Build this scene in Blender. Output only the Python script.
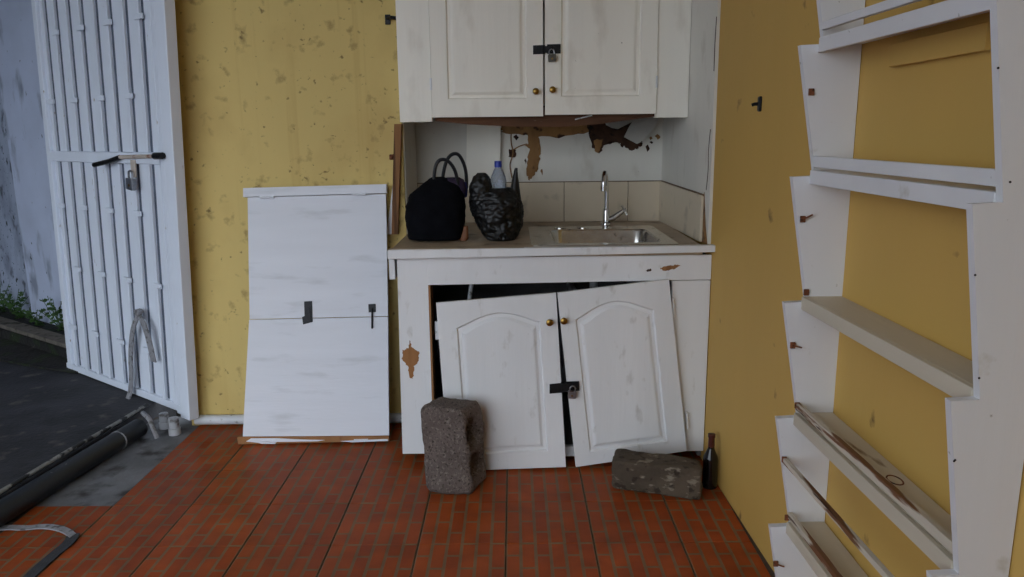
import bpy, bmesh, math, random
import numpy as np
from mathutils import Vector, noise, Matrix

# ------------------------------------------------------------------ clear
for o in list(bpy.data.objects): bpy.data.objects.remove(o, do_unlink=True)
SC = bpy.context.scene
COL = SC.collection
random.seed(7)

# ------------------------------------------------------------------ camera
CH, CF, PITCH, ROLL, YAW = 1.376, 763.1, .2017, -.0105, -.0034
def cam_axes():
    cy, sy, cp, sp = math.cos(YAW), math.sin(YAW), math.cos(PITCH), math.sin(PITCH)
    fwd = Vector((sy*cp, cy*cp, -sp)); rt = Vector((cy, -sy, 0)); up = rt.cross(fwd)
    c, s = math.cos(ROLL), math.sin(ROLL)
    return c*rt + s*up, -s*rt + c*up, fwd
RT, UP, FW = cam_axes()
CPOS = Vector((0, 0, CH))
cd = bpy.data.cameras.new('camera'); cam = bpy.data.objects.new('camera', cd); COL.objects.link(cam)
cd.sensor_width = 36; cd.lens = CF*36/1024; cd.clip_start = .02
cam.matrix_world = Matrix(((RT.x, UP.x, -FW.x, 0), (RT.y, UP.y, -FW.y, 0), (RT.z, UP.z, -FW.z, CH), (0, 0, 0, 1)))
SC.camera = cam

# ------------------------------------------------------------------ world, exposure
W = bpy.data.worlds.new('sky'); SC.world = W; W.use_nodes = True
bg = W.node_tree.nodes['Background']; bg.inputs[0].default_value = (.79, .87, .97, 1); bg.inputs[1].default_value = 1.0
SC.view_settings.view_transform = 'Standard'; SC.view_settings.look = 'None'
SC.view_settings.gamma = 1; SC.view_settings.use_curve_mapping = False
SC.view_settings.exposure = 1.75

# ------------------------------------------------------------------ pixel helpers (a pixel is only a direction; a plane of the place gives the distance)
def ray(x, y): return RT*((x-512)/CF) - UP*((y-288.5)/CF) + FW
def pl(x, y, o, n):
    d = ray(x, y); o = Vector(o); n = Vector(n); return CPOS + d*((o-CPOS).dot(n)/d.dot(n))
def PX(x, y, v): return pl(x, y, (v, 0, 0), (1, 0, 0))
def PY(x, y, v): return pl(x, y, (0, v, 0), (0, 1, 0))
def PZ(x, y, v): return pl(x, y, (0, 0, v), (0, 0, 1))

# ------------------------------------------------------------------ materials
def S(r, g, b):
    f = lambda c: c/12.92 if c <= .04045 else ((c+.055)/1.055)**2.4
    return tuple(f(c/255) for c in (r, g, b)) + (1,)
def mat(name, col, rough=.6, var=.12, vscale=3., stretch=(1, 1, 1), spots=(), bump=0., bscale=60., metal=0., spec=.5, grain=None, trans=0., ior=1.45, per_object=0.):
    """col linear rgba; spots = [(colour, scale, threshold, softness, stretch)]; grain = (colour, scale, stretch, amount)"""
    m = bpy.data.materials.new(name); m.use_nodes = True
    N, L = m.node_tree.nodes, m.node_tree.links
    b = N['Principled BSDF']; b.inputs['Roughness'].default_value = rough; b.inputs['Metallic'].default_value = metal
    b.inputs['Specular IOR Level'].default_value = spec; b.inputs['IOR'].default_value = ior
    b.inputs['Transmission Weight'].default_value = trans
    tc = N.new('ShaderNodeTexCoord')
    def nz(scale, st=(1, 1, 1), detail=4., off=0.):
        mp = N.new('ShaderNodeMapping'); mp.inputs['Scale'].default_value = st; mp.inputs['Location'].default_value = (off, off*.7, off*.3)
        t = N.new('ShaderNodeTexNoise'); t.inputs['Scale'].default_value = scale; t.inputs['Detail'].default_value = detail
        L.new(tc.outputs['Object'], mp.inputs[0]); L.new(mp.outputs[0], t.inputs[0]); return t.outputs[0]
    def mix(fac, a, c):
        x = N.new('ShaderNodeMix'); x.data_type = 'RGBA'
        if isinstance(fac, float): x.inputs[0].default_value = fac
        else: L.new(fac, x.inputs[0])
        for s, v in ((6, a), (7, c)):
            if isinstance(v, tuple): x.inputs[s].default_value = v
            else: L.new(v, x.inputs[s])
        return x.outputs[2]
    def ramp(v, lo, hi):
        r = N.new('ShaderNodeMapRange'); r.inputs[1].default_value = lo; r.inputs[2].default_value = hi
        L.new(v, r.inputs[0]); return r.outputs[0]
    dk = tuple(c*(1-var) for c in col[:3]) + (1,); lt = tuple(min(1, c*(1+var)) for c in col[:3]) + (1,)
    c = mix(ramp(nz(vscale, stretch), .3, .7), dk, lt)
    if grain:
        gc, gs, gst, ga = grain
        g = N.new('ShaderNodeMath'); g.operation = 'MULTIPLY'; g.inputs[1].default_value = ga
        L.new(ramp(nz(gs, gst, 5., 3.), .45, .7), g.inputs[0]); c = mix(g.outputs[0], c, gc)
    for i, (sc_, ss, th, so, st) in enumerate(spots):
        c = mix(ramp(nz(ss, st, 6., 11.*i+5), th, th+so), c, sc_)
    if per_object:
        oi = N.new('ShaderNodeObjectInfo'); h = N.new('ShaderNodeHueSaturation')
        r = N.new('ShaderNodeMapRange'); r.inputs[3].default_value = 1-per_object; r.inputs[4].default_value = 1+per_object
        L.new(oi.outputs['Random'], r.inputs[0]); L.new(r.outputs[0], h.inputs['Value']); L.new(c, h.inputs['Color']); c = h.outputs[0]
    L.new(c, b.inputs['Base Color'])
    if bump:
        bp = N.new('ShaderNodeBump'); bp.inputs['Strength'].default_value = bump; bp.inputs['Distance'].default_value = .01
        L.new(nz(bscale, stretch, 8.), bp.inputs['Height']); L.new(bp.outputs[0], b.inputs['Normal'])
    return m
G1 = (1, 1, 1); VERT = (1, 1, .06)
DIRT = S(96, 92, 84); MOULD = S(70, 62, 40); RUST = S(105, 62, 34)
m_yellow = mat('yellow_plaster', S(216, 191, 120), .75, .06, 1.3, (1, 1, .35), [(S(198, 170, 104), 3, .5, .25, (1, 1, .7)), (S(196, 166, 98), 22, .58, .25, (1, 1, .03)), (S(168, 142, 86), 16, .6, .14, G1), (S(136, 114, 68), 34, .655, .08, G1), (S(70, 60, 38), 60, .71, .05, G1)], .15, 14)
m_ochre = mat('ochre_plaster', S(201, 163, 86), .7, .07, 1.6, (1, 1, .3), [(S(120, 92, 48), 9, .68, .08, G1), (S(222, 192, 128), 13, .68, .06, (1, 1, .12))], .2, 10)
m_white = mat('white_paint', S(226, 227, 228), .55, .05, 5, VERT, [(S(196, 194, 190), 18, .62, .14, (1, 1, .5)), (S(130, 122, 110), 70, .76, .03, G1)], .12, 60)
m_whiteold = mat('old_white_paint', S(221, 218, 208), .55, .07, 4, VERT, [(S(196, 190, 176), 9, .58, .2, (1, 1, .5)), (S(120, 108, 90), 60, .75, .03, G1)], .15, 50)
m_upper = mat('cream_white_paint', S(246, 242, 230), .5, .04, 4, VERT, [(S(226, 220, 205), 9, .58, .2, (1, 1, .4)), (S(140, 128, 108), 60, .76, .03, G1)], .12, 50)
m_board = mat('white_board_paint', S(226, 229, 236), .6, .025, 7, (.25, 1, 2), [(S(204, 207, 212), 10, .58, .2, (.4, 1, 2)), (S(150, 150, 148), 80, .77, .03, G1)], .12, 50)
m_shelf = mat('shelf_white_paint', S(222, 222, 224), .55, .05, 4, VERT, [(S(160, 156, 150), 40, .72, .04, G1), (S(190, 186, 176), 12, .64, .1, G1)], .1, 50)
m_shelfwood = mat('worn_shelf_paint', S(198, 188, 168), .6, .1, 6, (1, .1, 1), [(S(120, 96, 66), 20, .66, .06, (1, .15, 1))], .15, 60)
m_railworn = mat('peeling_rail_paint', S(200, 190, 172), .65, .1, 8, (1, .1, 1), [(S(112, 74, 44), 30, .545, .04, (1, .1, 1)), (S(70, 44, 28), 40, .6, .04, (1, .1, 1))], .4, 60)
m_wood = mat('bare_wood', S(150, 104, 62), .75, .25, 8, VERT, [(S(84, 54, 30), 18, .6, .12, VERT)], .3, 50)
m_peel = mat('peeled_plywood', S(146, 108, 66), .85, .3, 12, (1, 1, .4), [(S(60, 38, 22), 22, .56, .1, G1)], .6, 60)
m_dark_peel = mat('rotten_plywood', S(62, 40, 26), .9, .4, 18, G1, [(S(24, 16, 12), 30, .55, .1, G1)], .6, 60)
m_fascia = mat('stained_fascia', S(92, 60, 38), .8, .35, 12, (.15, 1, 1), [(S(180, 170, 150), 14, .66, .04, (.3, 1, 1.5))], .4, 60)
m_gate = mat('white_gate_enamel', S(224, 231, 242), .45, .04, 5, VERT, [(S(170, 160, 146), 34, .7, .05, (1, 1, .4)), (RUST, 46, .76, .03, G1)], .06, 60)
m_rusty = mat('rusty_enamel', S(190, 178, 166), .7, .2, 12, (1, 1, .2), [(S(124, 80, 56), 14, .52, .12, (1, 1, .25))], .3, 70)
m_steeldark = mat('black_iron', S(34, 34, 36), .45, .3, 40, G1, [], .1, 80, .6)
m_steel = mat('padlock_steel', S(150, 152, 156), .35, .2, 40, G1, [(S(90, 84, 74), 50, .6, .1, G1)], .1, 80, .9)
m_chrome = mat('chrome', S(214, 214, 214), .14, .03, 20, metal=1.)
m_inox = mat('brushed_inox', S(214, 212, 206), .24, .1, 30, (1, .1, 1), [(S(120, 116, 108), 20, .62, .1, G1)], .03, 90, 1.)
m_brass = mat('brass', S(150, 120, 62), .32, .2, 60, metal=1.)
m_rustlatch = mat('rusty_latch', S(120, 70, 42), .8, .3, 60, G1, [(S(60, 38, 26), 80, .55, .1, G1)], .3, 90)
m_ctop = mat('worn_counter', S(176, 158, 134), .45, .15, 10, G1, [(S(112, 94, 74), 12, .58, .14, G1)], .08, 60)
m_stile = mat('beige_tile', S(214, 200, 176), .3, .04, 6, G1, [(S(180, 168, 146), 10, .6, .14, G1)], .02, 40, per_object=.03)
m_grout = mat('dirty_grout', S(112, 92, 72), .9, .2, 30, bump=.2)
m_floorgrout = mat('floor_grout', S(84, 72, 66), .9, .25, 16, bump=.3)
m_concrete = mat('grey_concrete', S(118, 120, 124), .85, .25, 6, G1, [(S(60, 58, 58), 8, .52, .16, G1)], .4, 40)
m_asphalt = mat('dark_slab', S(52, 52, 56), .75, .35, 4, G1, [(S(92, 88, 82), 9, .6, .1, G1), (S(30, 31, 34), 3, .52, .12, G1)], .5, 50)
m_moss = mat('mossy_kerb', S(34, 33, 32), .95, .5, 10, G1, [(S(34, 44, 24), 9, .52, .1, G1), (S(92, 88, 78), 30, .7, .06, G1)], .8, 40)
m_kerbtop = mat('kerb_cap', S(104, 98, 90), .9, .3, 12, G1, [(S(56, 54, 40), 14, .55, .1, G1)], .6, 50)
m_pilaster = mat('cleaner_wall_plaster', S(190, 200, 222), .85, .08, 3, G1, [(S(140, 148, 166), 7, .58, .12, (1, 1, .4)), (S(60, 64, 64), 26, .69, .05, (1, 1, .6))], .5, 12)
m_outwall = mat('mouldy_blue_white_wall', S(164, 174, 194), .85, .08, 2, G1, [(S(124, 132, 150), 4, .46, .2, (1, 1, .6)), (S(84, 90, 102), 11, .58, .1, (1, 1, .6)), (S(44, 50, 50), 26, .63, .05, (1, 1, .6)), (S(36, 42, 38), 50, .66, .04, G1)], .5, 12)
m_gapshade = mat('painted_gap_shade', S(84, 94, 110), .8, .2, 20)  # dark blue-grey standing in for the shade in the gate gaps
m_leaf = mat('weed_leaf', S(52, 82, 34), .6, .35, 30)
m_blackpipe = mat('black_plastic_pipe', S(26, 29, 32), .42, .25, 14, (1, .2, 1), [(S(92, 92, 88), 40, .7, .04, G1)], .1, 40)
m_conduit = mat('grey_conduit', S(140, 140, 136), .6, .3, 30, G1, [(S(44, 44, 44), 14, .5, .05, G1)], .1, 40)
m_pvc = mat('white_pvc', S(206, 210, 214), .45, .08, 12, G1, [(S(120, 116, 110), 30, .63, .08, G1)])
m_oldpvc = mat('grubby_pvc', S(176, 178, 182), .6, .12, 20, G1, [(S(96, 92, 88), 24, .55, .12, G1)])
m_strap = mat('grey_strap', S(142, 142, 146), .85, .15, 60, G1, [(S(98, 96, 96), 40, .56, .08, G1)], .3, 150)
m_banddark = mat('dark_band', S(56, 58, 62), .85, .2, 60, bump=.3, bscale=150)
m_block = mat('rough_concrete_block', S(102, 90, 84), .95, .22, 9, G1, [(S(130, 120, 112), 90, .54, .14, G1), (S(60, 52, 46), 110, .56, .1, G1)], 1., 130)
m_stone = mat('mortar_crusted_block', S(84, 73, 60), .95, .3, 7, G1, [(S(132, 122, 106), 22, .58, .08, (1, 1, 2)), (S(56, 46, 36), 26, .56, .08, G1)], 1., 50)
m_fabric = mat('black_fabric', S(14, 15, 19), .95, .3, 20, bump=.3, bscale=160, spec=.1)
m_plastic = mat('black_bag_film', S(12, 12, 12), .42, .2, 20, bump=.5, bscale=30)
m_purple = mat('purple_lining', S(52, 38, 62), .8, .3, 30)
m_blue = mat('blue_lining', S(40, 42, 108), .7, .2, 30)
m_tan = mat('tan_leather', S(120, 76, 48), .6, .2, 30)
m_handle = mat('black_cord', S(18, 20, 26), .4, .1, 30)
m_pet = mat('bottle_plastic', S(206, 220, 240), .1, .03, 10, spec=.6, trans=.75, ior=1.3)
m_cap = mat('blue_cap', S(34, 54, 150), .4, .05, 20)
m_amber = mat('dark_glass', S(22, 17, 16), .1, .1, 10, spec=.6)
m_neck = mat('red_foil', S(70, 26, 20), .35, .2, 20)
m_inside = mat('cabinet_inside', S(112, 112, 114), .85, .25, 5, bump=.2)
m_ceil = mat('ceiling_paint', S(200, 196, 186), .9, .05, 2)
m_paper = mat('torn_white_laminate', S(196, 194, 186), .7, .08, 8)

def floor_tile_material():
    m = bpy.data.materials.new('printed_brick_tile'); m.use_nodes = True
    N, L = m.node_tree.nodes, m.node_tree.links; b = N['Principled BSDF']
    tc = N.new('ShaderNodeTexCoord'); sp = N.new('ShaderNodeSeparateXYZ'); L.new(tc.outputs['Object'], sp.inputs[0])
    def math_(op, a, v):
        n = N.new('ShaderNodeMath'); n.operation = op; L.new(a, n.inputs[0])
        if isinstance(v, float): n.inputs[1].default_value = v
        else: L.new(v, n.inputs[1])
        return n.outputs[0]
    cb = N.new('ShaderNodeCombineXYZ'); L.new(math_('ADD', sp.outputs[1], .15), cb.inputs[0]); L.new(math_('ADD', sp.outputs[0], .15), cb.inputs[1])
    br = N.new('ShaderNodeTexBrick'); br.offset = .5; br.squash = 1
    L.new(cb.outputs[0], br.inputs[0])
    br.inputs['Color1'].default_value = S(158, 75, 33); br.inputs['Color2'].default_value = S(146, 66, 30); br.inputs['Mortar'].default_value = S(124, 96, 68)
    br.inputs['Scale'].default_value = 1; br.inputs['Mortar Size'].default_value = .006; br.inputs['Mortar Smooth'].default_value = .2
    br.inputs['Bias'].default_value = 0; br.inputs['Brick Width'].default_value = .15; br.inputs['Row Height'].default_value = .05
    gm = N.new('ShaderNodeNewGeometry')
    nz = N.new('ShaderNodeTexNoise'); nz.inputs['Scale'].default_value = 9; nz.inputs['Detail'].default_value = 6; L.new(gm.outputs['Position'], nz.inputs[0])
    mr = N.new('ShaderNodeMapRange'); mr.inputs[1].default_value = .3; mr.inputs[2].default_value = .7; mr.inputs[3].default_value = .78; mr.inputs[4].default_value = 1.2
    L.new(nz.outputs[0], mr.inputs[0])
    oi = N.new('ShaderNodeObjectInfo'); r2 = N.new('ShaderNodeMapRange'); r2.inputs[3].default_value = .9; r2.inputs[4].default_value = 1.08; L.new(oi.outputs['Random'], r2.inputs[0])
    h = N.new('ShaderNodeHueSaturation'); L.new(br.outputs[0], h.inputs['Color']); L.new(math_('MULTIPLY', mr.outputs[0], r2.outputs[0]), h.inputs['Value'])
    # dusty film
    n2 = N.new('ShaderNodeTexNoise'); n2.inputs['Scale'].default_value = 3; n2.inputs['Detail'].default_value = 5; L.new(gm.outputs['Position'], n2.inputs[0])
    m2 = N.new('ShaderNodeMapRange'); m2.inputs[1].default_value = .5; m2.inputs[2].default_value = .75; m2.inputs[4].default_value = .12; L.new(n2.outputs[0], m2.inputs[0])
    mx = N.new('ShaderNodeMix'); mx.data_type = 'RGBA'; L.new(m2.outputs[0], mx.inputs[0]); L.new(h.outputs[0], mx.inputs[6]); mx.inputs[7].default_value = S(120, 96, 84)
    L.new(mx.outputs[2], b.inputs['Base Color'])
    rr = N.new('ShaderNodeMapRange'); rr.inputs[3].default_value = .3; rr.inputs[4].default_value = .52; L.new(nz.outputs[0], rr.inputs[0]); L.new(rr.outputs[0], b.inputs['Roughness'])
    b.inputs['Specular IOR Level'].default_value = .1
    bp = N.new('ShaderNodeBump'); bp.inputs['Strength'].default_value = .25; bp.inputs['Distance'].default_value = .002; bp.invert = True
    L.new(br.outputs['Fac'], bp.inputs['Height']); L.new(bp.outputs[0], b.inputs['Normal'])
    return m
m_floortile = floor_tile_material()

# ------------------------------------------------------------------ mesh helpers
def link(o, parent=None):
    COL.objects.link(o)
    if parent: o.parent = parent
    return o
def wpos(o):
    p = Vector((0, 0, 0))
    while o: p = p + o.location; o = o.parent
    return p
def tag(o, label=None, cat=None, group=None, kind=None):
    for k, v in (('label', label), ('category', cat), ('group', group), ('kind', kind)):
        if v: o[k] = v
    return o
def thing(name, label, cat, loc, group=None):
    o = bpy.data.objects.new(name, None); o.location = loc; o.empty_display_size = .05
    link(o); return tag(o, label, cat, group)
class MB:
    def __init__(s): s.bm = bmesh.new()
    def box(s, x0, x1, y0, y1, z0, z1, bev=0.):
        t = bmesh.new(); bmesh.ops.create_cube(t, size=1)
        for v in t.verts: v.co = Vector((x0+(v.co.x+.5)*(x1-x0), y0+(v.co.y+.5)*(y1-y0), z0+(v.co.z+.5)*(z1-z0)))
        if bev: bmesh.ops.bevel(t, geom=t.edges[:], offset=bev, segments=1, affect='EDGES')
        return s.add(t)
    def add(s, t):
        me = bpy.data.meshes.new('tmp'); t.to_mesh(me); t.free(); s.bm.from_mesh(me); bpy.data.meshes.remove(me); return s
    def prism(s, pts, d, bev=0.):
        """closed outline pts (3-D) pushed along vector d"""
        t = bmesh.new(); d = Vector(d); a = [t.verts.new(Vector(p)) for p in pts]; b = [t.verts.new(Vector(p)+d) for p in pts]
        t.faces.new(a); t.faces.new(b[::-1]); n = len(a)
        for i in range(n): t.faces.new((a[i], b[i], b[(i+1) % n], a[(i+1) % n]))
        bmesh.ops.recalc_face_normals(t, faces=t.faces[:])
        if bev: bmesh.ops.bevel(t, geom=t.edges[:], offset=bev, segments=1, affect='EDGES')
        return s.add(t)
    def tube(s, pts, r, seg=10, cap=True):
        pts = [Vector(p) for p in pts]; n = len(pts); rr = r if isinstance(r, (list, tuple)) else [r]*n
        t = bmesh.new(); rings = []; ref = None
        for i, p in enumerate(pts):
            tg = (pts[min(i+1, n-1)] - pts[max(i-1, 0)]).normalized()
            if ref is None: ref = tg.orthogonal().normalized()
            ref = (ref - tg*ref.dot(tg)).normalized(); bi = tg.cross(ref)
            rings.append([t.verts.new(p + (ref*math.cos(2*math.pi*k/seg) + bi*math.sin(2*math.pi*k/seg))*rr[i]) for k in range(seg)])
        for a, b in zip(rings, rings[1:]):
            for k in range(seg): t.faces.new((a[k], a[(k+1) % seg], b[(k+1) % seg], b[k]))
        if cap: t.faces.new(rings[0][::-1]); t.faces.new(rings[-1])
        bmesh.ops.recalc_face_normals(t, faces=t.faces[:])
        return s.add(t)
    def ribbon(s, pts, side, w, th):
        """flat band along pts, width along vector side(s)"""
        t = bmesh.new(); rings = []; n = len(pts)
        for i, p in enumerate(pts):
            p = Vector(p); sd = Vector(side[i] if isinstance(side, list) else side).normalized()
            tg = (Vector(pts[min(i+1, n-1)]) - Vector(pts[max(i-1, 0)])).normalized(); nn = tg.cross(sd).normalized()
            rings.append([t.verts.new(p+sd*a*w/2+nn*b*th/2) for a, b in ((-1, -1), (1, -1), (1, 1), (-1, 1))])
        for a, b in zip(rings, rings[1:]):
            for k in range(4): t.faces.new((a[k], a[(k+1) % 4], b[(k+1) % 4], b[k]))
        t.faces.new(rings[0][::-1]); t.faces.new(rings[-1]); bmesh.ops.recalc_face_normals(t, faces=t.faces[:])
        return s.add(t)
    def lathe(s, prof, c, seg=24, axis='z'):
        t = bmesh.new(); rings = []; c = Vector(c)
        for r, h in prof:
            ring = []
            for k in range(seg):
                a = 2*math.pi*k/seg; x, y = r*math.cos(a), r*math.sin(a)
                ring.append(t.verts.new(c + (Vector((x, y, h)) if axis == 'z' else Vector((x, -h, y)))))
            rings.append(ring)
        for a, b in zip(rings, rings[1:]):
            for k in range(seg): t.faces.new((a[k], a[(k+1) % seg], b[(k+1) % seg], b[k]))
        t.faces.new(rings[0][::-1]); t.faces.new(rings[-1]); bmesh.ops.recalc_face_normals(t, faces=t.faces[:])
        return s.add(t)
    def quads(s, V, F):
        t = bmesh.new(); vs = [t.verts.new(Vector(v)) for v in V]
        for f in F: t.faces.new([vs[i] for i in f])
        bmesh.ops.recalc_face_normals(t, faces=t.faces[:]); return s.add(t)
    def build(s, name, m, parent=None, smooth=False, loc=None):
        """verts are in world coordinates; origin = parent's origin, or loc"""
        base = wpos(parent) if parent else Vector(loc or (0, 0, 0))
        me = bpy.data.meshes.new(name)
        for v in s.bm.verts: v.co -= base
        s.bm.to_mesh(me); s.bm.free(); me.materials.append(m)
        if smooth:
            for p in me.polygons: p.use_smooth = True
            if smooth is True:
                try: me.set_sharp_from_angle(angle=math.radians(40))
                except Exception: pass
        o = bpy.data.objects.new(name, me)
        if not parent: o.location = base
        return link(o, parent)
def box(name, m, parent, *a, bev=0., loc=None): return MB().box(*a, bev=bev).build(name, m, parent, loc=loc)
def arc(c, r, a0, a1, n, u, v):
    c, u, v = Vector(c), Vector(u), Vector(v)
    return [c + u*r*math.cos(math.radians(a0+(a1-a0)*i/n)) + v*r*math.sin(math.radians(a0+(a1-a0)*i/n)) for i in range(n+1)]
def smooth_path(pts, n=6):
    P = [Vector(p) for p in pts]; out = []
    for i in range(len(P)-1):
        p0, p1, p2, p3 = P[max(i-1, 0)], P[i], P[i+1], P[min(i+2, len(P)-1)]
        for k in range(n):
            t = k/n; out.append(.5*((2*p1)+(p2-p0)*t+(2*p0-5*p1+4*p2-p3)*t*t+(3*p1-p0-3*p2+p3)*t**3))
    return out + [P[-1]]

# ================================================================== SETTING
YB = 3.50                                   # yellow back wall
AX0, AX1, AY = -.492, .765, 3.92            # alcove
ZT = .925                                   # counter top
ZC = 2.72                                   # ceiling
def wx(y): return .806 + (2.6-y)*.03 if y > 1.95 else .822
TX0, TY0, T = -.0375, 2.380, .30

fl = MB().box(-2.6, .9, -2.2, 3.62, -.32, -.006).build('floor', m_floorgrout); tag(fl, 'terracotta floor of printed brick tiles with dark joints', kind='structure')
tile_meshes = {}
def tile(x0, x1, y0, y1):
    w, d = round(x1-x0, 4), round(y1-y0, 4)
    if (w, d) not in tile_meshes:
        mb = MB().box(-.15+.0018, -.15+w-.0018, -.15+.0009, -.15+d-.0009, -.009, 0, bev=.0012)
        me = bpy.data.meshes.new('tile'); mb.bm.to_mesh(me); mb.bm.free(); me.materials.append(m_floortile); tile_meshes[(w, d)] = me
    o = bpy.data.objects.new('tile', tile_meshes[(w, d)]); o.location = (x0+.15, y0+.15, random.uniform(-.0006, .0004)); link(o, fl)
for j in range(-9, 4):
    y0 = TY0 + T*j; y1 = min(y0+T, YB-.002)
    for i in range(-6, 3):
        x0 = TX0 + T*i; x1 = x0+T
        if i == -6 and j >= 1: continue
        if i == 2: x1 = .80
        tile(x0, x1, y0, y1)
strip = MB().prism([(-1.86, 2.682, -.004), (-1.54, 2.682, -.004), (-1.54, 3.62, -.004), (-1.78, 3.62, -.004), (-1.86, 3.4, -.004)], (0, 0, -.1)).build('floor_concrete_strip', m_concrete)
tag(strip, 'bare grey concrete strip between tiles and black pipe', kind='structure')

def grid_wall(name, m, pts_xy, z0, z1, thick, bumpy=.004, nx=None, nz=14):
    """vertical wall following a plan polyline, slightly uneven, with thickness to its left side"""
    t = bmesh.new(); P = [Vector((x, y, 0)) for x, y in pts_xy]; cols = []
    stations = []
    for a, b in zip(P, P[1:]):
        n = max(1, int((b-a).length/.18))
        stations += [a.lerp(b, k/n) for k in range(n)]
    stations.append(P[-1])
    nrm = Vector((-(P[-1]-P[0]).y, (P[-1]-P[0]).x, 0)).normalized()
    for p in stations:
        cols.append([t.verts.new(Vector((p.x, p.y, z0+(z1-z0)*k/nz)) + nrm*noise.noise(Vector((p.x*1.3, p.y*1.3, (z0+(z1-z0)*k/nz)*1.1)))*bumpy) for k in range(nz+1)])
    for a, b in zip(cols, cols[1:]):
        for k in range(nz): t.faces.new((a[k], b[k], b[k+1], a[k+1]))
    r = bmesh.ops.extrude_face_region(t, geom=t.faces[:])
    for v in [g for g in r['geom'] if isinstance(g, bmesh.types.BMVert)]: v.co += nrm*thick
    bmesh.ops.recalc_face_normals(t, faces=t.faces[:])
    mb = MB(); mb.add(t); o = mb.build(name, m, smooth=True); tag(o, kind='structure'); return o
wb = grid_wall('wall_back', m_yellow, [(AX0-.006, YB), (-1.575, YB)][::-1], -.02, ZC, .12)
wr = grid_wall('wall_right', m_ochre, [(wx(4.05), 4.05), (wx(2.0), 2.0), (.822, 1.9), (.822, -2.2)], -.02, ZC, .14)
tag(wb, 'yellow plastered back wall with dark mould spots'); tag(wr, 'ochre plastered right wall')
ab = box('wall_alcove_back', m_whiteold, None, AX0-.12, AX1+.1, AY, AY+.1, .0, ZC); tag(ab, 'white boarded back of the sink alcove with peeling paint', kind='structure')
al = box('wall_alcove_left', m_whiteold, None, AX0-.1, AX0, YB+.02, AY+.02, 0, ZC); tag(al, 'white left side of the sink alcove', kind='structure')
arm = MB().prism([(wx(3.05)-.012, 3.05, ZT), (wx(AY)-.012, AY, ZT), (wx(AY)+.01, AY, ZT), (wx(3.05)+.01, 3.05, ZT)], (0, 0, ZC-ZT)).build('wall_alcove_right', m_whiteold)
tag(arm, 'white boarded right side of the sink alcove', kind='structure')
box('sky_blocker_front', m_concrete, None, -.42, .96, -.72, -.6, -.02, ZC)['kind'] = 'structure'  # unseen wall added behind the camera, widened to shade the near shelf panel
box('ceiling', m_ceil, None, -1.75, 1.0, -.3, 4.05, ZC, ZC+.12)['kind'] = 'structure'
box('ceiling_passage', m_ceil, None, -7.2, -1.752, -.2, 8.0, 2.85, 2.95)['kind'] = 'structure'
box('ground_yard', m_concrete, None, -16, 12, -26, 12, -.5, -.32)['kind'] = 'structure'
box('wall_passage_left', m_outwall, None, -7.1, -6.9, -2.2, 8.0, -.32, 2.85)['kind'] = 'structure'
# bare wooden jamb at the left of the alcove
j0, j1 = PY(397, 124, 3.47), PY(393.5, 247, 3.47)
tr = MB().prism([(j0.x-.012, 3.465, j0.z), (j0.x+.02, 3.465, j0.z), (j1.x+.022, 3.465, ZT), (j1.x-.006, 3.465, ZT)], (0, .05, 0)).build('trim_1', m_wood); tag(tr, 'bare brown wooden jamb at left edge of sink alcove', kind='structure')
tr = MB().prism([(j0.x-.022, 3.472, 1.2), (j0.x-.012, 3.472, 1.2), (j1.x-.006, 3.472, ZT), (j1.x-.03, 3.472, ZT)], (0, .04, 0)).build('trim_2', m_white); tag(tr, 'white painted edge strip beside the brown jamb', kind='structure')
# pvc-like rounded baseboard
bb = MB().tube([(-1.545, YB-.018, .032), (-.50, YB-.018, .032)], .024, 12).build('baseboard_back', m_pvc, smooth=True); tag(bb, 'white rounded pipe-like baseboard along the yellow wall', kind='structure')

# alcove backsplash tiles
for nm, pts in (('backsplash', None),):
    z0, z1 = ZT, 1.125
    xs = [AX0+.002] + [PY(px, 200, AY).x for px in (437, 500, 564, 627.5)] + [AX1-.014]
    for a, b in zip(xs, xs[1:]):
        box('splash_tile', m_stile, ab, a+.0015, b-.0015, AY-.012, AY+.005, z0, z1, bev=.0015)
    MB().box(AX0+.002, AX1-.014, AY-.007, AY+.004, z0, z1+.004).build('splash_grout', m_grout, ab)
    ya, yb_ = AY-.012, 3.13
    MB().prism([(wx(ya)-.024, ya, z0), (wx(yb_)-.024, yb_, z0), (wx(yb_)-.024, yb_, 1.115), (wx(ya)-.024, ya, z1)], (.016, 0, 0), bev=.0015).build('splash_tile', m_stile, arm)
    MB().prism([(wx(ya)-.018, ya, z1-.004), (wx(yb_)-.018, yb_, 1.112), (wx(yb_)-.018, yb_, 1.121), (wx(ya)-.018, ya, z1+.005)], (.012, 0, 0)).build('splash_grout', m_grout, arm)
    MB().prism([(wx(3.125)-.0125, 3.127, ZT), (wx(3.06)-.0125, 3.055, ZT), (wx(3.09)-.0125, 3.09, 1.0), (wx(3.12)-.0125, 3.127, 1.13)], (-.002, 0, 0)).build('grime_patch', m_peel, arm)
def ragged(pix, Y, th, n=5, amp=1.6, seed=0):
    n, amp = n*2, amp*.8
    """irregular outline through pixel corners on the plane y=Y"""
    random.seed(seed); out = []
    for a, b in zip(pix, pix[1:]+pix[:1]):
        for k in range(n):
            t = k/n; out.append(PY(a[0]+(b[0]-a[0])*t+random.uniform(-amp, amp), a[1]+(b[1]-a[1])*t+random.uniform(-amp, amp), Y))
    return MB().prism(out, (0, -th, 0))
pk = MB().prism([PY(467, 110, AY-.03), PY(501, 110, AY-.03), PY(499.5, 190, AY-.03), PY(466, 190, AY-.03)], (0, .031, 0)).build('plank', m_upper, ab)
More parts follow.
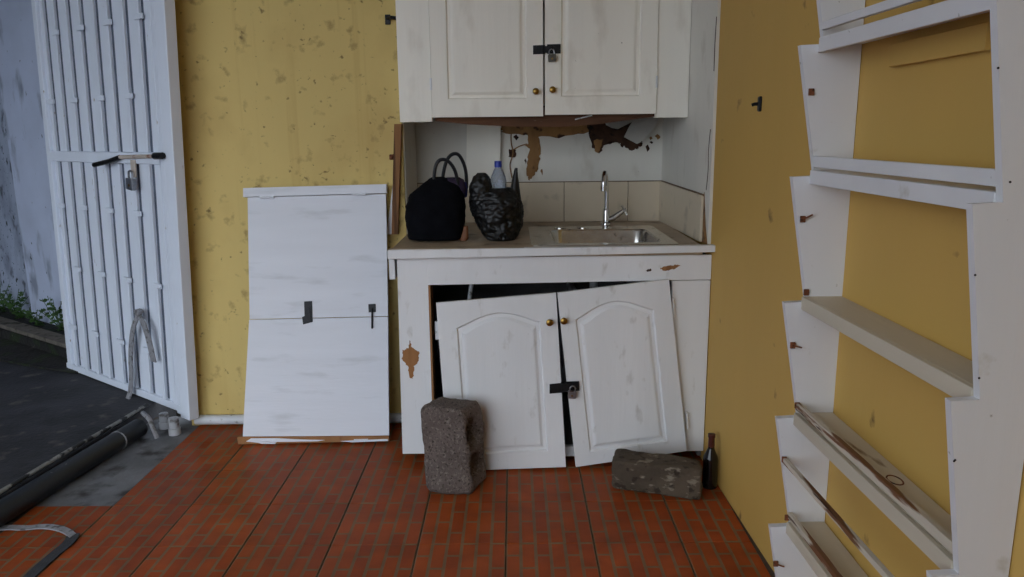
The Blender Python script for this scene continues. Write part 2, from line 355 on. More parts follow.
ragged([(525, 122), (535, 122), (541, 150), (538, 168), (530, 180), (526, 176), (529, 150)], AY-.0005, .003, 4, 1.4, 3).build('peeled_patch', m_peel, ab)
ragged([(500, 118), (592, 118), (596, 130), (560, 138), (530, 136), (502, 132)], AY-.0004, .002, 4, 1.6, 4).build('peeled_patch', m_peel, ab)
ragged([(586, 120), (640, 117), (634, 128), (642, 140), (641, 147), (632, 150), (619, 143), (608, 141), (599, 153), (592, 147)], AY-.0008, .004, 4, 1.5, 5).build('peeled_patch', m_dark_peel, ab)
ragged([(594, 140), (604, 138), (599, 153), (595, 152)], AY-.003, .003, 3, .8, 8).build('peeled_patch', m_peel, ab)
# hanging torn laminate sheets
def flap(pix, ys, name='torn_sheet'):
    V = [PY(x, y, yy) for (x, y), yy in zip(pix, ys)]; c = sum(V, Vector())/len(V)
    mb = MB(); n = len(V); off = Vector((0, .003, 0))
    mb.prism(V, off); return mb.build(name, m_paper, ab)
flap([(604, 118), (641, 115), (632, 122), (618, 129), (612, 128), (606, 125)], [3.88, 3.85, 3.83, 3.82, 3.83, 3.86])
flap([(634, 119), (660, 115), (655, 127), (641, 142), (637, 144), (624, 137), (629, 127)], [3.86, 3.88, 3.85, 3.79, 3.78, 3.79, 3.83])
random.seed(31)
for k in range(16):
    px, py = random.choice(((random.uniform(500, 600), random.uniform(126, 150)), (random.uniform(522, 545), random.uniform(140, 182)), (random.uniform(600, 662), random.uniform(136, 150))))
    a, b = random.uniform(1, 3), random.uniform(1, 3.5)
    ragged([(px-a, py-b*.3), (px, py-b), (px+a, py), (px+.2, py+b)], AY-.0006, .002, 1, .6, 40+k).build('peeled_patch', random.choice((m_peel, m_dark_peel)), ab)
def side_crack(pts, rr=.002): MB().tube(smooth_path([(wx(y)-.0125, y, z) for y, z in pts], 4), rr, 6).build('crack', m_dark_peel, arm)
side_crack([(3.10, 1.14), (3.085, 1.22), (3.09, 1.3), (3.075, 1.38)], .002); side_crack([(3.06, 1.6), (3.062, 1.7), (3.055, 1.8)], .002)
MB().tube(smooth_path([PY(x, y, AY-.004) for x, y in ((512, 118), (511, 140), (513, 153), (510, 165), (512, 178))]), .003, 6).build('crack', m_peel, ab)
ragged([(509, 149), (516, 150), (516, 157), (509, 157)], AY-.001, .004, 2, .8, 9).build('peeled_patch', m_dark_peel, ab)
MB().tube(smooth_path([PY(x, y, AY-.004) for x, y in ((513, 150), (520, 146), (527, 144))]), .003, 6).build('crack', m_peel, ab)

# ------------------------------------------------------------------ outside, left
kd = Vector((-.818, .575, 0)).normalized(); kn = Vector((.575, .818, 0)).normalized(); k0 = Vector((-2.6, 4.32, 0))
ks, ke = k0 - kd*.92, k0 + kd*5
ZS = .07
def sx(y): return -1.905 + .123*(y-2.715)
slab = MB().prism([(sx(-2.2)-.15, -2.2, ZS), (sx(1.5), 1.5, ZS), (sx(2.7), 2.7, ZS), (sx(3.5), 3.5, ZS), (sx(3.6), 3.82, ZS), tuple(ks+Vector((0, 0, ZS))), tuple(ke+Vector((0, 0, ZS))), (-7, -2.2, ZS)], (0, 0, -.3)).build('floor_outside_slab', m_asphalt)
tag(slab, 'dark rough outdoor slab beyond the black pipe', kind='structure')
def along(a, b, d0, d1, z0, z1):
    return MB().prism([tuple(a+kn*d0+Vector((0, 0, z0))), tuple(b+kn*d0+Vector((0, 0, z0))), tuple(b+kn*d1+Vector((0, 0, z0))), tuple(a+kn*d1+Vector((0, 0, z0)))], (0, 0, z1-z0))
kerb = along(ks, ke, 0, .34, -.2, .135).build('trim_3', m_moss); tag(kerb, 'dark mossy kerb at foot of the outdoor wall', kind='structure')
along(ks, ke, .02, .12, .135, .16).build('kerb_cap', m_kerbtop, kerb)
pi_ = along(k0-kd*.8, k0+kd*1.13, .262, .36, .13, 3.5).build('wall_outside_pier', m_pilaster); tag(pi_, 'cleaner bluish-white strip of outdoor wall beside the gate', kind='structure')
so = MB().prism([PZ(-60, 352, ZS+.001), PZ(0, 361, ZS+.001), PZ(40, 369, ZS+.001), PZ(78, 374, ZS+.001), k0-kd*.1+Vector((0, 0, ZS+.001)), k0+kd*2+Vector((0, 0, ZS+.001))], (0, 0, .012)).build('floor_mossy_gutter', m_moss); tag(so, 'black mossy gutter strip along the kerb', kind='structure')
wo = grid_wall('wall_outside', m_outwall, [tuple((ke+kn*.32)[:2]), tuple((ks+kn*.32)[:2])], -.1, 3.6, .2, .03); tag(wo, 'mouldy blue-white outdoor wall behind the gate', kind='structure')

# ================================================================== LARGE THINGS
# ------------------------------------------------------------------ panel door builder (bilinear between four corners)
def quad_frame(BL, BR, TL, TR):
    BL, BR, TL, TR = map(Vector, (BL, BR, TL, TR)); n = (BR-BL).cross(TL-BL).normalized()
    w = ((BR-BL).length+(TR-TL).length)/2; h = ((TL-BL).length+(TR-BR).length)/2
    def P(x, y, d=0.):
        u, v = x/w, y/h; return (BL*(1-u)+BR*u)*(1-v) + (TL*(1-u)+TR*u)*v + n*d
    return P, w, h, n
def panel_door(mb, P, w, h, arch, ml, mr, mb_, mt, th=.02):
    """front with sunk moulding and a raised field; arch = rise of the cathedral top"""
    def outline(ins):
        x0, x1, y0, y1 = ml+ins, w-mr-ins, mb_+ins, h-mt-ins; a = arch; pts = []
        for k in range(6): pts.append((x0+(x1-x0)*k/6, y0))
        for k in range(6): pts.append((x1, y0+(y1-a-y0)*k/6))
        N = 14
        for k in range(N+1):
            t = k/N; xx = x1+(x0-x1)*t; s_ = math.sin(math.pi*t)
            pts.append((xx, y1-a+a*(s_**1.15 if a else 0)))
        for k in range(1, 6): pts.append((x0, y1-a+(y0-y1+a)*k/6))
        return pts
    def border():
        pts = []
        for k in range(6): pts.append((w*k/6, 0))
        for k in range(6): pts.append((w, h*k/6))
        for k in range(15): pts.append((w*(1-k/14), h))
        for k in range(1, 6): pts.append((0, h*(1-k/6)))
        return pts
    rings = [(border(), -th), (border(), 0.), (outline(0), 0.), (outline(.006), -.009), (outline(.018), -.008), (outline(.03), -.0015), (outline(.036), -.001)]
    V, F = [], []; n = len(rings[0][0])
    for pts, d in rings: V += [P(x, y, d) for x, y in pts]
    for r in range(len(rings)-1):
        for k in range(n): F.append((r*n+k, r*n+(k+1) % n, (r+1)*n+(k+1) % n, (r+1)*n+k))
    F.append(tuple(range((len(rings)-1)*n, len(rings)*n))); F.append(tuple(range(n))[::-1])
    mb.quads(V, F); return mb
def knob(P, x, y, n, parent, name='knob'):
    c = P(x, y, 0); mb = MB()
    mb.lathe([(.006, -.002), (.006, .008), (.011, .012), (.0145, .018), (.014, .023), (.009, .0265), (.003, .0275)], c, 16, axis='y')
    return mb.build(name, m_brass, parent, smooth=True)
def padlock(name, label, c, sc, m_body, ux=Vector((1, 0, 0)), uy=Vector((0, -1, 0)), tilt=0., shackle=None):
    """c = centre of shackle top; ux across, uy towards the room"""
    ux = Vector(ux).normalized(); uy = Vector(uy).normalized(); uz = Vector((0, 0, 1)); R = Matrix.Rotation(math.radians(tilt), 3, uy)
    X, Z = R @ ux, R @ uz; c = Vector(c); root = thing(name, label, 'padlock', c)
    bc = c - Z*.045*sc; hw, hh, ht = .021*sc, .019*sc, .0075*sc
    mb = MB(); mb.prism([bc+X*a*hw+Z*b*hh-uy*ht for a, b in ((-.8, -1), (.8, -1), (1, -.8), (1, .75), (.85, 1), (-.85, 1), (-1, .75), (-1, -.8))], uy*2*ht, bev=.001*sc)
    mb.build('lock_body', m_body, root)
    sh = [bc+X*.013*sc+Z*.012*sc] + arc(c-Z*.014*sc, .013*sc, 0, 180, 8, X, Z) + [bc-X*.013*sc+Z*.012*sc]
    MB().tube(sh, .0034*sc, 8).build('shackle', m_steel, root, smooth=True)
    MB().prism([bc+uy*ht*1.02+X*.005*sc*math.cos(a)+Z*(.005*sc*math.sin(a)-.004*sc) for a in [k*math.pi/4 for k in range(8)]], uy*.0012).build('keyhole_plate', m_brass, root)
    return root

# ------------------------------------------------------------------ lower cabinet
FY = 3.02
cx0, cx1 = -.476, wx(FY)-.003
cab = thing('sink_cabinet', 'white lower sink cabinet with two sagging arched-panel doors', 'cabinet', (.15, FY, 0))
ox0, ox1, oz1 = -.349, .636, .782
ft = FY + .022
sl = MB().prism([(cx0-.004, FY, .05), (ox0, FY, .05), (ox0, FY, .887), (cx0+.006, FY, .887)], (0, .022, 0)).build('stile', m_white, cab)
box('stile', m_white, cab, ox1, cx1, FY, ft, .05, oz1+.002, bev=.0015)
MB().prism([(ox0+.0005, FY, oz1-.006), (cx1, FY, oz1+.006), (cx1, FY, .887), (ox0+.0005, FY, .887)], (0, .022, 0)).build('top_rail', m_white, cab)
box('bottom_rail', m_white, cab, ox0+.0005, ox1-.0005, FY+.002, ft+.002, .03, .075, bev=.0015)
MB().prism([(ox0+.0003, FY+.001, .08), (ox0+.0003, FY+.10, .08), (ox0+.0003, FY+.10, oz1-.008), (ox0+.0003, FY+.001, oz1-.008)], (.008, 0, 0)).build('frame_edge', m_wood, cab)
box('side_panel', m_inside, cab, cx0+.004, cx0+.02, ft, AY-.01, .052, .88)
box('back_panel', m_inside, cab, cx0+.02, cx1-.02, AY-.03, AY-.012, .02, .88)
box('bottom_panel', m_inside, cab, cx0+.02, cx1-.02, ft+.004, AY-.03, .052, .07)
box('side_panel', m_inside, cab, cx1-.02, cx1-.004, ft, AY-.01, .02, .88)
box('base_plinth', m_inside, cab, cx0+.14, cx1-.01, FY+.16, FY+.18, 0, .03)
# small white block under the counter end, left of the face
box('filler_block', m_white, cab, cx0-.028, cx0-.006, FY+.004, FY+.08, .80, .885)
# white stick and drain pipe seen in the dark opening
def chip(pix, Y, parent, seed, m=m_wood, th=.0012): return ragged(pix, Y, th, 3, .9, seed).build('paint_chip', m, parent)
chip([(410, 340), (412, 348), (419, 352), (419, 360), (414, 366), (413, 378), (410, 378), (408, 366), (402, 360), (403, 350), (408, 348)], FY-.0002, cab, 21)
chip([(660, 268), (672, 265), (680, 265), (674, 269), (664, 271)], FY-.0002, cab, 22)
chip([(646, 270), (651, 269), (651, 271), (647, 272)], FY-.0002, cab, 23, m_dark_peel)
# doors
P, w, h, n = quad_frame(PY(449, 473, 2.955)+Vector((0, 0, .008)), PY(566, 467, 2.955), PY(436, 303, 2.992), PY(556, 293, 2.992))
dl = panel_door(MB(), P, w, h, .05, .075, .07, .07, .06).build('door', m_white, cab); dl['label'] = 'left door fallen off its hinges'
knob(P, w-.033, h-.112, n, dl)
PL_, wl, hl, nl = P, w, h, n
hg = MB(); hg.box(PY(435, 322, 2.997).x, PY(440, 322, 2.997).x, 2.994, 3.003, PY(437, 340, 2.99).z, PY(437, 322, 2.99).z, bev=.001); hg.build('hinge', m_pvc, dl)
P, w, h, n = quad_frame(PY(576, 467, 2.958), PY(687, 451, 2.985), PY(557.5, 293, 2.990), PY(669, 279.5, 2.996))
dr = panel_door(MB(), P, w, h, .055, .062, .075, .055, .06).build('door', m_white, cab); dr['label'] = 'right door sagging from its hinges'
knob(P, .013, h-.112, n, dr)
for py0, py1, px in ((298, 318, 673), (412, 428, 687)):
    a, b = PY(px, py0, 3.01), PY(px+1, py1, 3.01); MB().tube([a, b], .006, 8).build('hinge', m_white, dr)
# hasp across the two doors
hs = MB(); yh = 2.958
def plate(pix, Y, th=.004): return [PY(x, y, Y) for x, y in pix]
hs.prism(plate([(549.5, 384), (566, 382.5), (566, 392), (549.5, 393.5)], 2.968), (0, -.004, 0), bev=.0008)
hs.prism(plate([(561, 384.5), (575, 383), (575, 390.5), (561, 391.5)], 2.962), (0, -.004, 0), bev=.0008)
hs.prism(plate([(566, 381.5), (579, 381), (579.5, 390.5), (566.5, 391.5)], 2.969), (0, -.004, 0), bev=.0008)
hs.tube(arc(PY(573, 387, 2.962), .009, 0, 180, 6, (0, 0, 1), (0, -1, 0)), .003, 6)
hs.build('hasp', m_steeldark, dl)
padlock('padlock', 'small silver padlock on the black hasp of the lower doors', PY(573, 386, 2.952), .82, m_steel, tilt=-6)

# things inside the opening
st = PY(471, 284, 3.16)
o = MB().tube([PY(472.5, 279, 3.2), PY(468.5, 304, 3.2), PY(462, 345, 3.2)], .009, 8).build('white_stick', m_pvc, loc=PY(468, 300, 3.2), smooth=True); tag(o, 'thin white stick standing inside the dark sink cabinet', 'stick')
o = MB().tube(smooth_path([(.36, 3.42, .776), (.36, 3.42, .62), (.34, 3.46, .55), (.30, 3.52, .60), (.29, 3.7, .60), (.29, 3.88, .60)], 5), .02, 10).build('drain_pipe', m_pvc, loc=(.36, 3.42, .6), smooth=True); tag(o, 'white drain pipe below the sink inside the cabinet', 'pipe')

# ------------------------------------------------------------------ counter with sink cut-out
ct = thing('countertop', 'worn beige countertop with white front edge above the sink cabinet', 'countertop', (.15, 3.0, .885))
sx0, sx1, sy0, sy1 = .155, .625, 3.10, 3.57
cl, cr = -.502, wx(3.0)+.004
t = MB()
cb, ce = 3.02, AY-.012
for a in ((AX0+.003, sx0, cb, ce), (sx1, wx(3.3)-.032, cb, ce), (sx0, sx1, cb, sy0), (sx0, sx1, sy1, ce)):
    t.box(*a, .889, ZT)
t.build('worktop', m_ctop, ct)
MB().prism([(cl, 2.985, .888), (cr, 2.985, .904), (cr, 2.985, .931), (cl, 2.985, .925)], (0, .034, 0), bev=.002).build('front_edge', m_white, ct)
MB().box(cl+.008, cr-.002, 2.9995, 3.021, .9254, .9275).build('edge_wear', m_ctop, ct)
sk = thing('sink', 'stainless steel inset sink with rounded bowl in the worktop', 'sink', (.38, 3.35, ZT))
def rrect(x0, x1, y0, y1, r, z, n=5):
    pts = []
    for cx, cy, a0 in ((x1-r, y1-r, 0), (x0+r, y1-r, 90), (x0+r, y0+r, 180), (x1-r, y0+r, 270)):
        for k in range(n+1):
            a = math.radians(a0+90*k/n); pts.append((cx+r*math.cos(a), cy+r*math.sin(a), z))
    return pts
rg = [rrect(.07, .668, 3.055, 3.68, .02, ZT+.0005), rrect(.07, .668, 3.055, 3.68, .02, ZT+.003), rrect(sx0+.01, sx1-.01, sy0+.01, sy1-.01, .06, ZT+.003), rrect(sx0+.016, sx1-.016, sy0+.016, sy1-.016, .055, ZT-.006),
      rrect(sx0+.026, sx1-.026, sy0+.026, sy1-.026, .05, ZT-.12), rrect(sx0+.05, sx1-.05, sy0+.05, sy1-.05, .04, ZT-.145)]
V = sum(rg, []); F = []; n_ = len(rg[0])
for r in range(len(rg)-1):
    for k in range(n_): F.append((r*n_+k, r*n_+(k+1) % n_, (r+1)*n_+(k+1) % n_, (r+1)*n_+k))
F.append(tuple(range((len(rg)-1)*n_, len(rg)*n_)))
MB().quads(V, F).build('basin', m_inox, sk, smooth=True)
MB().lathe([(.03, 0), (.03, .002), (.022, .0025), (.02, .0005)], (.38, 3.33, ZT-.144), 16).build('drain', m_steel, sk)
for px in (560, 583):
    c = PZ(px, 228, ZT+.003); MB().lathe([(.028, 0), (.028, .003), (.02, .005)], (c.x, 3.615, ZT+.0031), 16).build('hole_cover', m_inox, sk)
fc = PZ(606, 222, ZT); fy = 3.63
b0 = PZ(606, 224.5, ZT+.003); fy = b0.y
tap = thing('faucet', 'chrome swan-neck faucet with cross handle behind the sink', 'faucet', (b0.x, fy, ZT+.003))
fz = ZT+.003
MB().lathe([(.026, 0), (.025, .008), (.018, .014), (.017, .07), (.013, .078)], (b0.x, fy, fz), 16).build('body', m_chrome, tap, smooth=True)
top = PY(603.5, 171, fy); xr = b0.x
nk = [(xr, fy, fz+.06), (xr+.002, fy, fz+.14)]
nk = smooth_path([(xr, fy, fz+.06), (xr+.001, fy-.001, fz+.13), (xr-.002, fy-.004, fz+.19), (xr-.008, fy-.022, top.z-.022), (xr-.015, fy-.05, top.z-.006), (xr-.021, fy-.078, top.z-.012), (xr-.025, fy-.094, top.z-.045), (xr-.026, fy-.097, top.z-.075)], 5)
MB().tube(nk, .0112, 12).build('spout', m_chrome, tap, smooth=True)
MB().tube([nk[-1]+Vector((0, 0, .012)), nk[-1]-Vector((0, 0, .014))], .015, 12).build('nozzle', m_chrome, tap, smooth=True)
h1 = PY(623, 211, fy)
MB().tube([(xr, fy, fz+.018), (xr+.03, fy, fz+.03), h1], [.016, .0155, .011], 12).build('valve_arm', m_chrome, tap, smooth=True)
d = (h1-Vector((xr, fy, fz+.018))).normalized(); u = Vector((0, 1, 0)); v = d.cross(u)
hd = MB()
for ax in (u, v): hd.tube([h1+d*.008-ax*.027, h1+d*.008-ax*.016, h1+d*.008+ax*.016, h1+d*.008+ax*.027], [.0075, .0055, .0055, .0075], 8)
hd.tube([h1, h1+d*.018], .0075, 10)
hd.build('handle', m_chrome, tap, smooth=True)

# ------------------------------------------------------------------ upper cabinet
UY = 3.43
up = thing('wall_cabinet', 'white upper wall cabinet with two locked doors above the sink', 'cabinet', (.13, UY, 1.44))
ux0, ux1 = PY(400, 122, UY).x, wx(UY)-.014
zt = 2.2; dx0, dxm, dx1 = -.352, .1365, .624
box('stile', m_upper, up, ux0, dx0-.002, UY, UY+.06, 1.425, zt, bev=.0015)
box('stile', m_upper, up, dx1+.002, ux1, UY, UY+.06, 1.433, zt, bev=.0015)
box('top_rail', m_upper, up, dx0, dx1, UY+.02, UY+.05, 2.12, zt, bev=.0015)
box('top_panel', m_upper, up, ux0+.02, ux1, UY+.055, AY-.004, zt-.02, zt)
box('bottom_panel', m_fascia, up, ux0+.03, ux1-.004, UY+.062, AY-.002, 1.455, 1.468)
# sagging bare rail under the doors
lo = [(435, 121), (470, 124.5), (510, 126.5), (560, 127), (600, 124), (640, 118.5), (655, 116.5)]
pts = [PY(x, y, UY+.03) for x, y in lo] + [Vector((.62, UY+.03, 1.49)), Vector((-.35, UY+.03, 1.49))]
MB().prism(pts, (0, .02, 0)).build('bottom_rail', m_fascia, up)
MB().tube([PY(575, 119.5, UY+.02), PY(592, 115.5, UY+.02)], .003, 6).build('loose_wire', m_pvc, up)
for a, b, zb in ((dx0, dxm-.004, 1.444), (dxm+.004, dx1, 1.450)):
    P, w, h, n = quad_frame((a, UY-.012, zb), (b, UY-.012, zb), (a, UY-.012, 2.12), (b, UY-.012, 2.12))
    o = panel_door(MB(), P, w, h, 0., .07, .07, .075, .07).build('door', m_upper, up)
    knob(P, (w-.032) if a == dx0 else .032, .105, n, o)
    xh = a-.001 if a == dx0 else b+.001
    MB().tube([(xh, UY-.008, 1.56), (xh, UY-.008, 1.61)], .006, 8).build('hinge', m_white, o)
    if a == dx0:
        hs = MB(); yy = UY-.012
        hs.prism(plate([(533, 45.5), (545, 45), (545, 54), (533, 54.5)], yy), (0, -.004, 0), bev=.0008)
        hs.prism(plate([(542, 46), (556, 46), (556, 53), (542, 53)], yy-.006), (0, -.004, 0), bev=.0008)
        hs.prism(plate([(547, 44.5), (560.5, 44), (560.5, 53.5), (547, 54)], yy), (0, -.004, 0), bev=.0008)
        hs.tube(arc(PY(552, 49, yy-.008), .009, 0, 180, 6, (0, 0, 1), (0, -1, 0)), .003, 6)
        hs.build('hasp', m_steeldark, o)
m_oldlock = mat('dark_padlock', S(96, 92, 84), .5, .25, 40, metal=.7)
padlock('padlock', 'dark tarnished padlock on the hasp of the upper wall cabinet', PY(551.5, 49, UY-.028), .82, m_oldlock, tilt=4)

# ------------------------------------------------------------------ folding board leaning on the yellow wall
lean = Vector((0, .19, 1.09)).normalized(); ln = Vector((0, -lean.z, lean.y))
o0 = Vector((0, 3.262, .0))
def BP(x, y, d=0.): return pl(x, y, o0+ln*d, ln)
fb = thing('folding_board', 'white hinged two-leaf wooden board leaning on the yellow wall', 'board', (-.92, 3.26, 0))
def slabq(pix, d, th, m, name, parent, bev=.001):
    return MB().prism([BP(x, y, d) for x, y in pix], -ln*th, bev=bev).build(name, m, parent)
slabq([(247.5, 197.5), (386, 194), (388, 316.2), (249.5, 319.2)], .006, .018, m_board, 'upper_leaf', fb)
slabq([(249, 319.8), (388, 316.8), (389, 438.5), (242.5, 438.5)], .006, .018, m_board, 'lower_leaf', fb)
slabq([(243, 188), (386.5, 184), (386.5, 193), (243, 197)], .016, .034, m_board, 'top_batten', fb)
bt = slabq([(237, 437), (389, 436), (389, 441), (238, 444.5)], .016, .03, m_wood, 'bottom_batten', fb)
MB().prism([BP(x, y, .0165) for x, y in ((246, 441.5), (251, 438.3), (276, 438.2), (300, 439.4), (325, 440), (318, 441.3), (277, 442), (275, 444), (262, 444), (258, 442.8))], -ln*.002).build('paint_flake', m_board, bt)
MB().prism([BP(x, y, .0165) for x, y in ((340, 441.2), (355, 440), (388, 439), (388, 441), (352, 442.4))], -ln*.002).build('paint_flake', m_board, bt)
for px, py in ((267, 197.5), (359, 194.4)):
    mb = MB(); mb.tube([BP(px-7, py+.2, .02), BP(px+7, py-.2, .02)], .006, 8); mb.prism([BP(px-7, py, .008), BP(px+7, py, .008), BP(px+7, py+5, .008), BP(px-7, py+5, .008)], -ln*.002)
    mb.build('hinge', m_board, fb)
for px, py in ((269, 442), (361, 440)):
    MB().tube([BP(px-7, py+.2, .019), BP(px+7, py-.2, .019)], .005, 8).build('hinge', m_board, fb)
mb = MB(); mb.prism([BP(x, y, .01) for x, y in ((304, 301.5), (312, 301), (312.5, 322), (303, 324.5), (302, 317), (304.5, 316))], -ln*.004, bev=.0008)
mb.prism([BP(x, y, .014) for x, y in ((305.5, 307), (309.5, 307), (311, 320), (306, 320))], -ln*.004, bev=.0008); mb.build('latch', m_steeldark, fb)
mb = MB(); mb.prism([BP(x, y, .01) for x, y in ((368.3, 304.2), (375.5, 303.8), (375.8, 312), (368.6, 312.4))], -ln*.004, bev=.0008); mb.tube([BP(372.2, 308, .013), BP(372, 328.5, .012)], .004, 8)
mb.build('hook_bolt', m_steeldark, fb)

# ------------------------------------------------------------------ gate
ga = math.radians(53); gg = Vector((math.sin(ga), -math.cos(ga), 0)); gn = Vector((-math.cos(ga), -math.sin(ga), 0)); GL = Vector((-2.523, 4.184, 0))
def GP(s, z, d=0.): return GL + gg*(s+.069*(z-.05)) + gn*d + Vector((0, 0, z))
gate = thing('metal_gate', 'white slatted metal gate standing open at the left', 'gate', GP(1.2, .055))
def gbar(s0, s1, z0, z1, d0, d1, bev=.003):
    return MB().prism([GP(s0, z0, d0), GP(s1, z0, d0), GP(s1, z1, d0), GP(s0, z1, d0)], gn*(d1-d0), bev=bev)
gt = 2.2
def gslat(s0, s1, z0, z1):
    """thin sheet slat with a raised folded rib along its right edge"""
    prof = [(s0, .003), (s0, .0065), (s0+.02, .007), (s1-.030, .007), (s1-.024, .017), (s1-.004, .018), (s1, .016), (s1, .003)]; k = len(prof)
    a = [GP(s, z0, d) for s, d in prof]; b = [GP(s, z1, d) for s, d in prof]
    return MB().quads(a+b, [tuple(range(k)), tuple(range(k, 2*k))[::-1]] + [(i, (i+1) % k, k+(i+1) % k, k+i) for i in range(k)])
lines = [.09, .213, .345, .478, .62, .75, .892, 1.028]
gap = .013
edges = list(zip([.018]+[l+gap for l in lines], [l-gap for l in lines]+[1.112]))
for z0, z1 in ((.113, 1.25), (1.305, 2.17)):
    for a, b in edges: gslat(a, b, z0, z1).build('slat', m_gate, gate)
    for l in lines: gbar(l-.03, l+.03, z0, z1, -.004, .0025, 0).build('gap_shade_strip', m_gapshade, gate)  # added dark strip behind each gap, painting the shade between slats
gbar(-.028, .017, .076, gt, -.02, .024).build('stile', m_gate, gate)
gbar(1.113, 1.148, .06, gt, -.02, .016).build('stile', m_gate, gate)
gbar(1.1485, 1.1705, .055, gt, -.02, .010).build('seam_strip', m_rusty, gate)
gbar(1.171, 1.25, .055, gt, -.02, .03).build('stile', m_gate, gate)
gbar(.018, 1.115, 1.252, 1.303, -.016, .026).build('mid_rail', m_gate, gate)
gbar(-.05, 1.2, .076, .112, -.018, .022).build('bottom_rail', m_gate, gate)
gbar(.018, 1.115, 2.172, gt, -.016, .026).build('top_rail', m_gate, gate)
for z, ss in ((1.885, (.213, .478, .75, 1.028)), (1.556, (.09, .345, .62, .892)), (1.02, (.09, .345, .62, .892)), (.685, (.213, .478, .75, 1.028)), (.345, (.09, .345, .62, .892))):
    for s in ss: gbar(s-.036, s+.032, z-.012, z+.012, .0185, .028, .002).build('tab', m_gate, gate)
mb = MB(); mb.tube([GP(.80, 1.282, .04), GP(1.17, 1.29, .04)], .009, 8); mb.build('bolt', m_rusty, gate, smooth=True)
MB().tube([GP(.80, 1.282, .04), GP(.72, 1.262, .055), GP(.60, 1.243, .07)], .011, 8).build('bolt_handle', m_steeldark, gate, smooth=True)
MB().tube([GP(1.12, 1.29, .045), GP(1.19, 1.292, .045)], .015, 8).build('bolt_keeper', m_steeldark, gate, smooth=True)
gbar(.88, .92, 1.19, 1.27, .028, .034, .001).build('lock_tab', m_rusty, gate)
padlock('padlock', 'old steel padlock hanging from the bolt of the white gate', GP(.90, 1.222, .047), 1.4, m_steel, gg, gn, tilt=-6)

# ------------------------------------------------------------------ stepped shelf unit on the right wall
SXB = .8205; NF, FF = 1.154, 1.87
zl = [2.19, 1.882, 1.572, 1.265, .952, .645, .338, .03]
su = thing('stepped_shelf', 'white stepped wooden wall shelf with sawtooth side panels', 'shelf', (SXB, 1.5, .0))
def prof(y):
    pts = [(SXB, y, zl[0]), ]
    for zt_, zb in zip(zl, zl[1:]): pts += [(.677, y, zt_-.002), (.732, y, zb)]
    pts.append((SXB, y, zl[-1])); return pts
def side(y0, y1, near=False):
    sh = {.677: .692, .732: .738}
    return MB().prism([(sh.get(x, x) if near else x, y, z) for x, y, z in prof(y0)], (0, y1-y0, 0)).build('side_panel', m_shelf, su)
side(NF, NF+.017, True); side(FF, FF+.019)
YN, YF = NF+.0175, FF-.0005
def skew(xn, xf, w, z0, z1):
    """board along the unit whose front runs from xf at the far panel to xn at the near one"""
    wn, wf = (w, w) if w else (SXB-.001-xn, SXB-.001-xf)
    return MB().prism([(xn, YN, z0), (xn+wn, YN, z0), (xf+wf, YF, z0), (xf, YF, z0)], (0, 0, z1-z0), bev=.001)
for i, z in enumerate(zl[1:]):
    wm = m_shelfwood if i >= 3 else m_shelf
    skew(.7445, .7295, 0, z-.002, z+.014).build('shelf', wm, su)
    skew(.734, .719, .01, z-.019, z+.014).build('shelf_lip', m_shelf if i < 3 else m_shelfwood, su)
def rail(z, h, x=.722, m=m_shelf): return skew(x+.017, x, .013, z-h/2, z+h/2).build('guard_rail', m, su)
rail(1.612, .018); rail(1.300, .026); rail(.676, .02, .722, m_railworn); rail(.528, .014, .697, m_railworn); rail(.372, .016, .72, m_railworn); rail(1.925, .02)
MB().box(SXB-.014, SXB-.0005, 1.36, 1.70, 1.505, 1.552, bev=.001).build('wall_batten', m_ochre, su)
for px, py in ((811, 92), (802.5, 219), (806, 292), (792.5, 345), (797, 405), (784, 459), (787, 517), (775.5, 563)):
    c = PY(px, py, FF); mb = MB(); mb.box(c.x-.007, c.x+.006, FF-.006, FF-.0005, c.z-.008, c.z+.008, bev=.001)
    if py in (219, 345, 563): mb.tube([c+Vector((0, -.006, 0)), c+Vector((.02, -.012, .012 if py == 219 else -.004))], .0022, 6)
    mb.build('latch', m_rustlatch, su)
for px, py in ((998, 68), (1010, 182), (975, 275), (979, 378), (954, 461), (955, 460)):
    c = PY(px, py, NF); MB().lathe([(.0019, 0), (.0019, .0008), (.001, .0012)], c, 8, axis='y').build('nail_head', m_steeldark, su)
# stain ring on the fourth shelf
c = PZ(895, 479, .662)
rg_ = MB(); rg_.tube(arc((c.x, c.y, .6592), .014, 0, 360, 20, (1, 0, 0), (0, 1.6, 0)), .0018, 6, cap=False); rg_.build('stain_ring', m_rustlatch, su)

